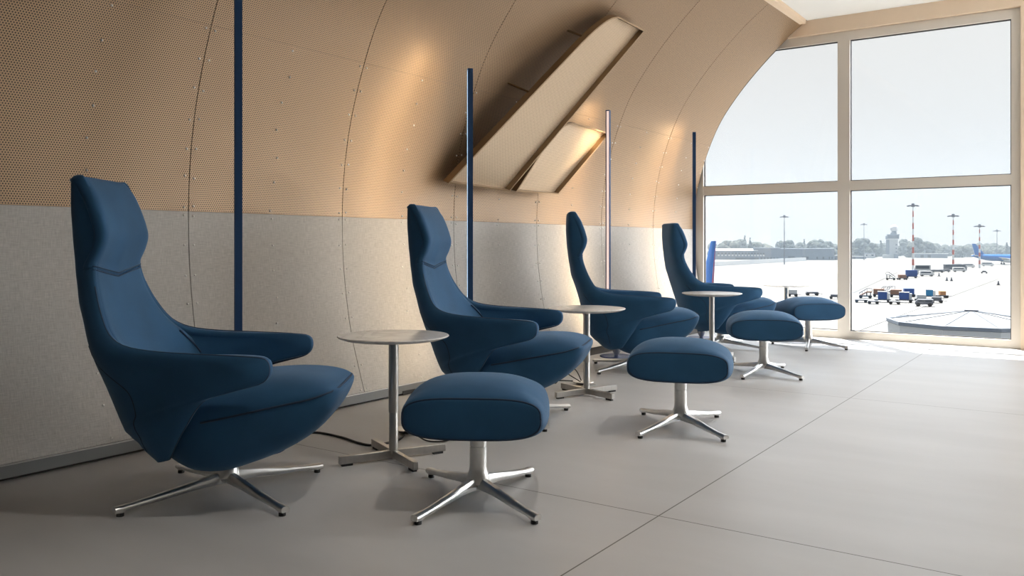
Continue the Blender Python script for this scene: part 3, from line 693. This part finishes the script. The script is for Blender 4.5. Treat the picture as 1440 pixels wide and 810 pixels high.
block('shed', 'flat grey building touching the window mullion on its right side', 'building', 1205, 364.2, [('body', 'clad', 1196, 1217, 361, 364.2, -8, 0), ('roof', 'clad_light', 1195, 1217.5, 360.2, 361, -8.4, .4), ('door', 'dark_glass', 1200, 1203, 361.6, 364.2, -.1, .2)])
block('shed', 'small blue-grey building right of the long hangar, left of the mullion', 'building', 1176, 365.5, [('body', 'clad', 1172, 1180.5, 360, 365.5, -8, 0), ('roof', 'white', 1171.8, 1180.8, 359, 360, -8.4, .4), ('door', 'dark_glass', 1174, 1176, 362, 365.5, -.1, .2)])
block('shed', 'long low building under the trees right of the tallest mast', 'building', 1310, 362.8, [('body', 'clad', 1288, 1330, 357, 362.8, -8, 0), ('roof', 'clad_light', 1287.5, 1331, 356.4, 357.2, -8.4, .4), ('door', 'dark_glass', 1296, 1300, 358.5, 362.8, -.1, .2), ('door', 'dark_glass', 1305, 1309, 358.5, 362.8, -.1, .2)])

# aircraft -----------------------------------------------------------
def fin_mesh(root, tip, h, th, x_root, x_tip):
    """swept fin: chord along x, height along z"""
    g = MB(); rings = []
    for f in np.linspace(0, 1, 6):
        c = root + (tip - root) * f; x0 = x_root + (x_tip - x_root) * f; n = 14
        rings.append([(x0 + c * (.5 - .5 * math.cos(2 * PI * k / n)), (th * (1 - .6 * f)) * math.sin(2 * PI * k / n) * (1.2 if math.cos(2 * PI * k / n) > 0 else .9), h * f) for k in range(n)])
    g.loft(rings); return g
def airliner(label, tail_xy, heading, stripes):
    """nose towards local +x, tail cone at local origin"""
    t = thing('airliner', label, 'airplane', (*tail_xy, AZ), heading)
    prof = [(0, .25, 5.1), (1.5, .7, 5.0), (4, 1.25, 4.7), (8, 1.85, 4.2), (11, 1.97, 4.0), (30, 1.97, 4.0), (33, 1.7, 3.9), (35.5, 1.1, 3.7), (37, .2, 3.5)]
    g = MB(); g.loft([[(x, r * math.cos(2 * PI * k / 20), zc + r * math.sin(2 * PI * k / 20)) for k in range(20)] for x, r, zc in prof]); g.build('fuselage', M['air_blue'], t, smooth=True, angle=60)
    g = fin_mesh(5.9, 2.0, 6.7, .28, 1.6, .2); fo = g.build('tail_fin', M['air_blue'], t, smooth=True, angle=60); fo.location = (0, 0, 5.7)
    for (x0, mt, nm) in stripes:
        g2 = MB(); g2.loft([[(1.6 - 1.4 * f + x0 + dx, y * (1 - .6 * f), 6.72 * f) for dx, y in ((0, -.09), (.42, -.17), (.42, .17), (0, .09))] for f in (0, 1)])
        so = g2.build(nm, M[mt], fo)
    for s in (-1, 1):
        g = MB(); g.loft([[(x0 + c * (.5 - .5 * math.cos(2 * PI * k / 12)), s * y, z + th * math.sin(2 * PI * k / 12)) for k in range(12)] for y, x0, c, z, th in ((.3, 1.8, 3.6, 5.0, .2), (6.2, .6, 1.5, 5.5, .08))]); g.build('stabiliser', M['white'], t, smooth=True, angle=60)
        g = MB(); g.loft([[(x0 + c * (.5 - .5 * math.cos(2 * PI * k / 12)), s * y, z + th * math.sin(2 * PI * k / 12)) for k in range(12)] for y, x0, c, z, th in ((1.2, 15.5, 7, 3.0, .45), (6, 15.3, 4, 3.5, .25), (16.8, 11.6, 1.6, 4.4, .08))]); g.build('wing', M['white'], t, smooth=True, angle=60)
        g = MB(); g.loft([[(x, s * 5.7 + r * math.cos(2 * PI * k / 16), 2.1 + r * math.sin(2 * PI * k / 16)) for k in range(16)] for x, r in ((16.2, .55), (18, .95), (20.6, 1.0), (21.2, .85))]); g.build('engine', M['white'], t, smooth=True, angle=60)
        g = MB(); g.cyl((16.6, s * 3.6, .55), (16.6, s * 4.2, .55), .55, n=14); g.cyl((16.6, s * 3.8, .5), (16.6, s * 3.4, 2.8), .15); g.build('main_gear', M['rubber'], t, smooth=True)
    g = MB(); g.cyl((32, -.3, .4), (32, .3, .4), .4, n=14); g.cyl((32, 0, .4), (32, 0, 2.4), .12); g.build('nose_gear', M['rubber'], t, smooth=True)
    return t
# far airliner: side on, tail at left
xA, yA = G(1366, 371.5); hd = face(1366) - PI - PI / 2
airliner('distant blue airliner parked side-on at the right edge of the window', (xA, yA), hd + R(8), [(.05, 'white', 'white_stripe')])
# near airliner: only its blue fin shows beside the window jamb
dN = 104; aN = (1007.5 - 720) / F_
airliner('near airliner whose blue tail fin rises beside the left window jamb', (dN * (math.cos(TH) + aN * math.sin(TH)), dN * (math.sin(TH) - aN * math.cos(TH))), face(1000) - PI + R(17), [(.05, 'red', 'red_stripe'), (.62, 'white', 'white_stripe')])

# pavilion roof below the window
d = 68; a = (1366 - 720) / F_; cx, cy = d * (math.cos(TH) + a * math.sin(TH)), d * (math.sin(TH) - a * math.cos(TH))
t = thing('pavilion', 'white tent-like pavilion roof just below the window', 'building', (cx, cy, AZ), face(1366))
def octo(r, z, n=10): return [(r * math.cos(2 * PI * (k + .5) / n), r * math.sin(2 * PI * (k + .5) / n), z) for k in range(n)]
M['membrane'] = mat('roof_membrane', (.17, .17, .168), .7)
g = MB(); g.loft([octo(5.9, 5.72), octo(5.9, 5.80), octo(.5, 6.6), octo(.4, 6.62)]); g.build('roof', M['membrane'], t)
g = MB(); g.loft([octo(6.15, 0), octo(6.15, 5.6), octo(5.95, 5.62), octo(5.9, 5.0)]); wl = g.build('wall', M['clad_light'], t)
g = MB(); g.loft([octo(6.2, 5.55), octo(6.28, 5.6), octo(6.28, 5.85), octo(6.05, 5.88), octo(6.0, 5.75)]); g.build('gutter', M['clad'], t)
for k in range(10):
    an = 2 * PI * (k + .5) / 10; g = MB(); g.cyl((5.9 * math.cos(an), 5.9 * math.sin(an), 5.82), (.5 * math.cos(an), .5 * math.sin(an), 6.62), .04, n=6); g.build('ridge_seam', M['clad'], t)
g = MB(); g.box(-.3, .3, -.5, .5, 6.6, 6.75); g.build('roof_vent', M['mid_grey'], t)

# ground equipment ----------------------------------------------------
def wheels(t, xs, ys, r, mt='rubber'):
    for x in xs:
        for y in ys:
            g = MB(); g.cyl((x, y - .1, r), (x, y + .1, r), r, n=10); g.build('wheel', M[mt], t, smooth=True)
def dolly(label, u, v, box, L=3.2, W=1.7, H=1.5, rot=0, cover=None, name='baggage_cart', bw=.55):
    x, y = G(u, v); t = thing(name, label, 'cart', (x, y, AZ), face(u) + PI / 2 + rot, 'carts parked on the apron')
    g = MB(); g.box(-L / 2, L / 2, -W / 2, W / 2, .45, .65); g.build('deck', M['mid_grey'], t)
    wheels(t, (-L * .35, L * .35), (-W * .45, W * .45), .32)
    g = MB(); g.cyl((L / 2, 0, .5), (L / 2 + .9, 0, .35), .05, n=6); g.build('tow_bar', M['mid_grey'], t)
    if box:
        g = MB(); g.box(-L * bw / 2, L * bw / 2, -W * .42, W * .42, .65, .65 + H); b2 = g.build('container', M[box], t, bevel=.05)
        if cover:
            g = MB(); g.box(-L * bw / 2 - .05, L * bw / 2 + .05, -W * .44, W * .44, .65 + H, .78 + H); g.box(L * bw / 2, L * bw / 2 + .5, -W * .43, W * .43, .65, .65 + H * .9); g.build('cover', M[cover], t)
    return t
dolly('empty flat dark dolly at the left of the equipment row', 1211, 425.5, None, 2.4); dolly('white-covered cart with a bright blue container, first in the equipment row', 1241, 425, 'container', 3.2, 1.7, 1.5, 0, 'white')
dolly('dark flat dolly left of the bright blue container cart', 1228, 427.5, None, 2.0); dolly('cart with a dark blue container in the middle of the equipment row', 1271.5, 425.5, 'container', 3.4, 1.7, 1.4, 0, 'clad_light')
dolly('dark flat dolly just left of the middle blue container cart', 1258, 428, None, 2.0); dolly('blue box cart behind the middle blue container cart', 1278, 417.5, 'container', 2.6, 1.7, 1.3, .2, None, bw=.8)
dolly('cart with a light blue container near the right end of the row', 1307, 420, 'cyan', 2.6, 1.7, 1.3, 0, 'white'); dolly('orange tarp cart ending the equipment row at right', 1325, 419, 'orange', 2.2, 1.6, .9, .3)
dolly('brown-topped cart behind the bright blue container', 1236, 417.5, 'brown', 2.6, 1.6, 1.2, 0, None, bw=.9); dolly('brown-topped cart behind the middle blue container', 1260, 418, 'brown', 2.6, 1.6, 1.1, 0, None, bw=.9)
dolly('grey cart between the two blue carts at the right of the row', 1295, 424, 'clad_light', 2.2, 1.7, .8, .2, None, bw=.8); dolly('grey cart right of the light blue container', 1317, 426, 'mid_grey', 2.2, 1.7, .6, .1, None, bw=.8)
dolly('blue-grey box cart at the foot of the tallest mast', 1281.5, 391, 'container', 3.9, 2.4, 2.2, .1, None, bw=.95); dolly('brown lump-loaded cart left of the mast foot box', 1268.5, 393.5, 'brown', 3.2, 1.8, 1.1, .4, None, bw=.7)
dolly('caged cart seen through the glass beside the farthest side table', 1114.5, 417, 'clad_light', 2.1, 1.6, 1.0, .1, None, bw=.9); dolly('low dark cart on the apron right of the caged cart', 1142, 415.5, 'mid_grey', 2.9, 1.4, .25, .2, None, bw=.9)
dolly('small dark cart just left of the window mullion', 1174, 420.5, 'mid_grey', 2.2, 1.4, .4, 0, None, bw=.8)
dolly('tiny dark cart right of the light mast before the airliner', 1384, 384.5, 'mid_grey', 2.4, 1.6, .5, 0, None, bw=.6)
def vehicle(label, u, v, L, W, H, body, rot=0, cab=.3, name='van', cat='vehicle'):
    x, y = G(u, v); t = thing(name, label, cat, (x, y, AZ), face(u) + PI / 2 + rot)
    g = MB(); g.prism([(-L / 2, -W / 2, .4), (L / 2, -W / 2, .4), (L / 2, -W / 2, .4 + H * .45), (L / 2 - L * cab * .5, -W / 2, .4 + H), (-L / 2, -W / 2, .4 + H)], (0, W, 0)); g.build('body', M[body], t, bevel=.06)
    g = MB(); g.box(-L * .42, L / 2 - L * cab * .6, -W / 2 - .02, W / 2 + .02, .4 + H * .55, .4 + H * .88); g.build('windows', M['dark_glass'], t)
    wheels(t, (-L * .32, L * .32), (-W * .45, W * .45), .38); return t
vehicle('low dark tug parked in front of the equipment row', 1299.5, 431, 3.2, 1.6, 1.0, 'mid_grey', PI, name='tug')
vehicle('dark bus beside the second light mast', 1343, 380.5, 9.5, 2.6, 2.5, 'mid_grey', .1, .15, 'bus')
vehicle('white van in front of the dark bus', 1349, 382.5, 5.2, 2.0, 1.6, 'white', .1)
vehicle('white and blue-grey truck right of the tallest mast', 1296.5, 386.5, 6.0, 2.4, 3.6, 'clad_light', PI + .1, .2, 'truck')
vehicle('small white truck parked right in front of the blue-grey truck', 1303, 388.5, 5.0, 2.0, 1.6, 'white', .2, .4, 'truck')
vehicle('dark low vehicle right of the white truck', 1318.5, 383.5, 5.2, 2, .9, 'mid_grey', 0, .3, 'tug'); vehicle('dark low vehicle left of the dark bus', 1329, 382.8, 4.2, 2, .9, 'mid_grey', 0, .3, 'tug')
vehicle('white service vehicle under the tail of the distant airliner', 1362, 376.5, 6, 2.2, 1.7, 'white', 0, .3); vehicle('grey service vehicle left of the airliner tail', 1349, 374.8, 5, 2.2, 1.2, 'clad_light', 0, .3)
vehicle('white service vehicle under the airliner fuselage', 1389, 374.5, 6, 2.2, 1.8, 'white', 0, .3)
def stairs(label, u, v, rot, L=6.5, H=3.0, W=1.6, mt='white'):
    x, y = G(u, v); t = thing('boarding_stairs', label, 'stairs', (x, y, AZ), face(u) + PI / 2 + rot, 'mobile stairs on the apron')
    g = MB(); g.box(-L / 2, L / 2, -W / 2, W / 2, .4, .65); g.build('chassis', M['mid_grey'], t); wheels(t, (-L * .35, L * .35), (-W * .45, W * .45), .35)
    g = MB(); g.prism([(-L / 2, -W / 2, .6), (L / 2 - 1, -W / 2, H), (L / 2, -W / 2, H), (L / 2, -W / 2, H - .3), (L / 2 - 1, -W / 2, H - .3), (-L / 2 + .5, -W / 2, .6)], (0, W, 0)); g.build('flight', M[mt], t)
    for s in (-1, 1):
        g = MB(); g.tube([(-L / 2, s * W / 2, 1.1), (L / 2 - 1, s * W / 2, H + .6), (L / 2, s * W / 2, H + .6), (L / 2, s * W / 2, H)], .07, 6)
        for f in (.1, .4, .7, 1): xx = -L / 2 + f * (L - 1); zz = .6 + (H - .6) * f; g.cyl((xx, s * W / 2, zz), (xx, s * W / 2, zz + .55), .04, n=6)
        g.build('handrail', M['mid_grey'], t)
    for xx in (L * .1, L / 2 - .3):
        g = MB(); g.cyl((xx, 0, .6), (xx, 0, .6 + (H - .6) * (xx + L / 2) / (L - .5) - .1), .12, n=8); g.build('strut', M['mid_grey'], t)
stairs('mobile stairs with a reddish base at the left of the equipment row', 1217, 419.5, 0, 2.7, 1.6, 1.6, 'brown')
stairs('pale mobile stairs behind the bright blue container cart', 1244, 414, .5, 2.0, 1.3, .9)
stairs('pale mobile stairs just right of the first pale stairs', 1252, 413.5, .7, 2.0, 1.3, .9)
stairs('light grey mobile stairs standing left of the tallest mast', 1252.5, 393.8, PI, 3.0, 2.0, 2.0, 'clad_light')
def cone(label, u, v):
    x, y = G(u, v); t = thing('traffic_cone', label, 'cone', (x, y, AZ), 0, 'traffic cones on the apron')
    g = MB(); g.box(-.5, .5, -.5, .5, 0, .12); g.build('foot', M['rubber'], t); g = MB(); g.lathe([(.38, .12), (.12, 1.25)], 14); g.build('body', M['mid_grey'], t, smooth=True)
cone('dark cone on the apron below the low dark vehicles', 1320.5, 388.5); cone('dark cone left of a pale cone on the open apron', 1331.5, 395)
cone('pale small cone on the open apron below the dark bus', 1338, 395.2); cone('lone dark cone on the open apron near the right window edge', 1404, 401)

# ------------------------------------------------------------------ light
W = bpy.data.worlds.new('World'); S.world = W; W.use_nodes = True; nt = W.node_tree; bg = nt.nodes['Background']
tc = nt.nodes.new('ShaderNodeTexCoord'); sp = nt.nodes.new('ShaderNodeSeparateXYZ'); nt.links.new(tc.outputs['Generated'], sp.inputs[0])
rp = nt.nodes.new('ShaderNodeValToRGB'); e = rp.color_ramp.elements      # hazy sky, with a band above the view brightened to light the room
SKY = (.905, .905, .905)
e[0].position = 0; e[0].color = (*SKY, 1); e[1].position = .25; e[1].color = (*SKY, 1)
for ps, cl in ((.31, (3.6, 3.8, 4.0)), (.46, (3.6, 3.8, 4.1)), (.60, (2.2, 2.6, 3.1)), (1, (1.2, 1.5, 1.9))):
    k = e.new(ps); k.color = (*cl, 1)
nt.links.new(sp.outputs[2], rp.inputs[0])
def sector(cx_, cy_, lo, hi, inner, outer):
    az = math_node(nt, 'ADD', math_node(nt, 'MULTIPLY', sp.outputs[0], cx_), math_node(nt, 'MULTIPLY', sp.outputs[1], cy_))
    mr = nt.nodes.new('ShaderNodeMapRange'); mr.interpolation_type = 'SMOOTHSTEP'; mr.inputs['From Min'].default_value = lo; mr.inputs['From Max'].default_value = hi
    nt.links.new(az, mr.inputs['Value'])
    mx = nt.nodes.new('ShaderNodeMix'); mx.data_type = 'RGBA'; nt.links.new(mr.outputs[0], mx.inputs[0])
    for n_, c_ in ((6, outer), (7, inner)):
        if isinstance(c_, tuple): mx.inputs[n_].default_value = (*c_, 1)
        else: nt.links.new(c_, mx.inputs[n_])
    return mx.outputs[2]
front = sector(1, 0, .05, .5, rp.outputs[0], (.72, .81, .95))
r2 = nt.nodes.new('ShaderNodeValToRGB'); e = r2.color_ramp.elements      # extra-bright sky added right of the view to fill the interior
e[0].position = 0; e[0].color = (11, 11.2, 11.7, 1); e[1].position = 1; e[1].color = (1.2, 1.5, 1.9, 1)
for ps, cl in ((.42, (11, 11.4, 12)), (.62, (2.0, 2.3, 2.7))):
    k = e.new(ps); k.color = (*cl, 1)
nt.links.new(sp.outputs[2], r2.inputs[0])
sky_fill = sector(.707, -.707, .74, .93, r2.outputs[0], front)
nt.links.new(sky_fill, bg.inputs[0]); bg.inputs[1].default_value = 1.0
def light(name, kind, loc, energy, col=(1, 1, 1), **kw):
    l = bpy.data.lights.new(name, kind); l.energy = energy; l.color = col
    for k_, v_ in kw.items(): setattr(l, k_, v_)
    o = bpy.data.objects.new(name, l); COL.objects.link(o); o.location = loc; return o
sun = light('sun', 'SUN', (30, 20, 60), 24.0, (1, .96, .90), angle=R(.6))
sun.rotation_euler = Vector((-1.06, -.89, -3.17)).to_track_quat('-Z', 'Y').to_euler()
for i, (x, y) in enumerate(((2.35, 1.0), (4.9, 1.1), (7.2, 1.2))):
    o = light('down_spot', 'SPOT', (x, y, CEIL - .03), 90, (1, .93, .85), spot_size=R(110), spot_blend=.9, shadow_soft_size=.06)

for i, (x, y) in enumerate(((8.4, -2.2), (8.4, -3.6), (6.6, -2.4), (6.6, -3.8), (8.4, -5), (6.6, -5.2))):  # unseen spots added so their floor bounce brightens the window end
    o = light('down_spot', 'SPOT', (x, y, CEIL - .03), 1500, (1, .98, .95), spot_size=R(80), spot_blend=.6, shadow_soft_size=.08)

# haze over the apron
hz = bpy.data.materials.new('summer_haze'); hz.use_nodes = True; nt = hz.node_tree; nt.nodes.clear()
o_ = nt.nodes.new('ShaderNodeOutputMaterial'); vs = nt.nodes.new('ShaderNodeVolumeScatter'); va = nt.nodes.new('ShaderNodeVolumeAbsorption'); ad = nt.nodes.new('ShaderNodeAddShader')
vs.inputs['Color'].default_value = (.72, .86, 1, 1); vs.inputs['Density'].default_value = .00042; vs.inputs['Anisotropy'].default_value = .1
va.inputs['Color'].default_value = (0, 0, 0, 1); va.inputs['Density'].default_value = .00045
nt.links.new(vs.outputs[0], ad.inputs[0]); nt.links.new(va.outputs[0], ad.inputs[1]); nt.links.new(ad.outputs[0], o_.inputs['Volume'])
HAZE = True
if HAZE:
    g = MB(); g.box(290, 1300, -900, 1300, AZ - .5, 70); o = g.build('haze', hz); tag(o, 'pale summer haze hanging over the airfield outside', 'haze', None, 'stuff')

# ------------------------------------------------------------------ camera
cam = bpy.data.cameras.new('camera'); co = bpy.data.objects.new('camera', cam); COL.objects.link(co); S.camera = co
cam.sensor_width = 36; cam.lens = F_ / 1440 * 36; cam.clip_end = 5000
cam.shift_y = (VH - 405) / 1440
co.location = (0, 0, CAMH); fw = Vector((math.cos(TH), math.sin(TH), 0)); co.rotation_euler = fw.to_track_quat('-Z', 'Y').to_euler()
vs_ = S.view_settings; vs_.view_transform = 'Standard'; vs_.look = 'None'; vs_.gamma = 1; vs_.exposure = 0; vs_.use_curve_mapping = False
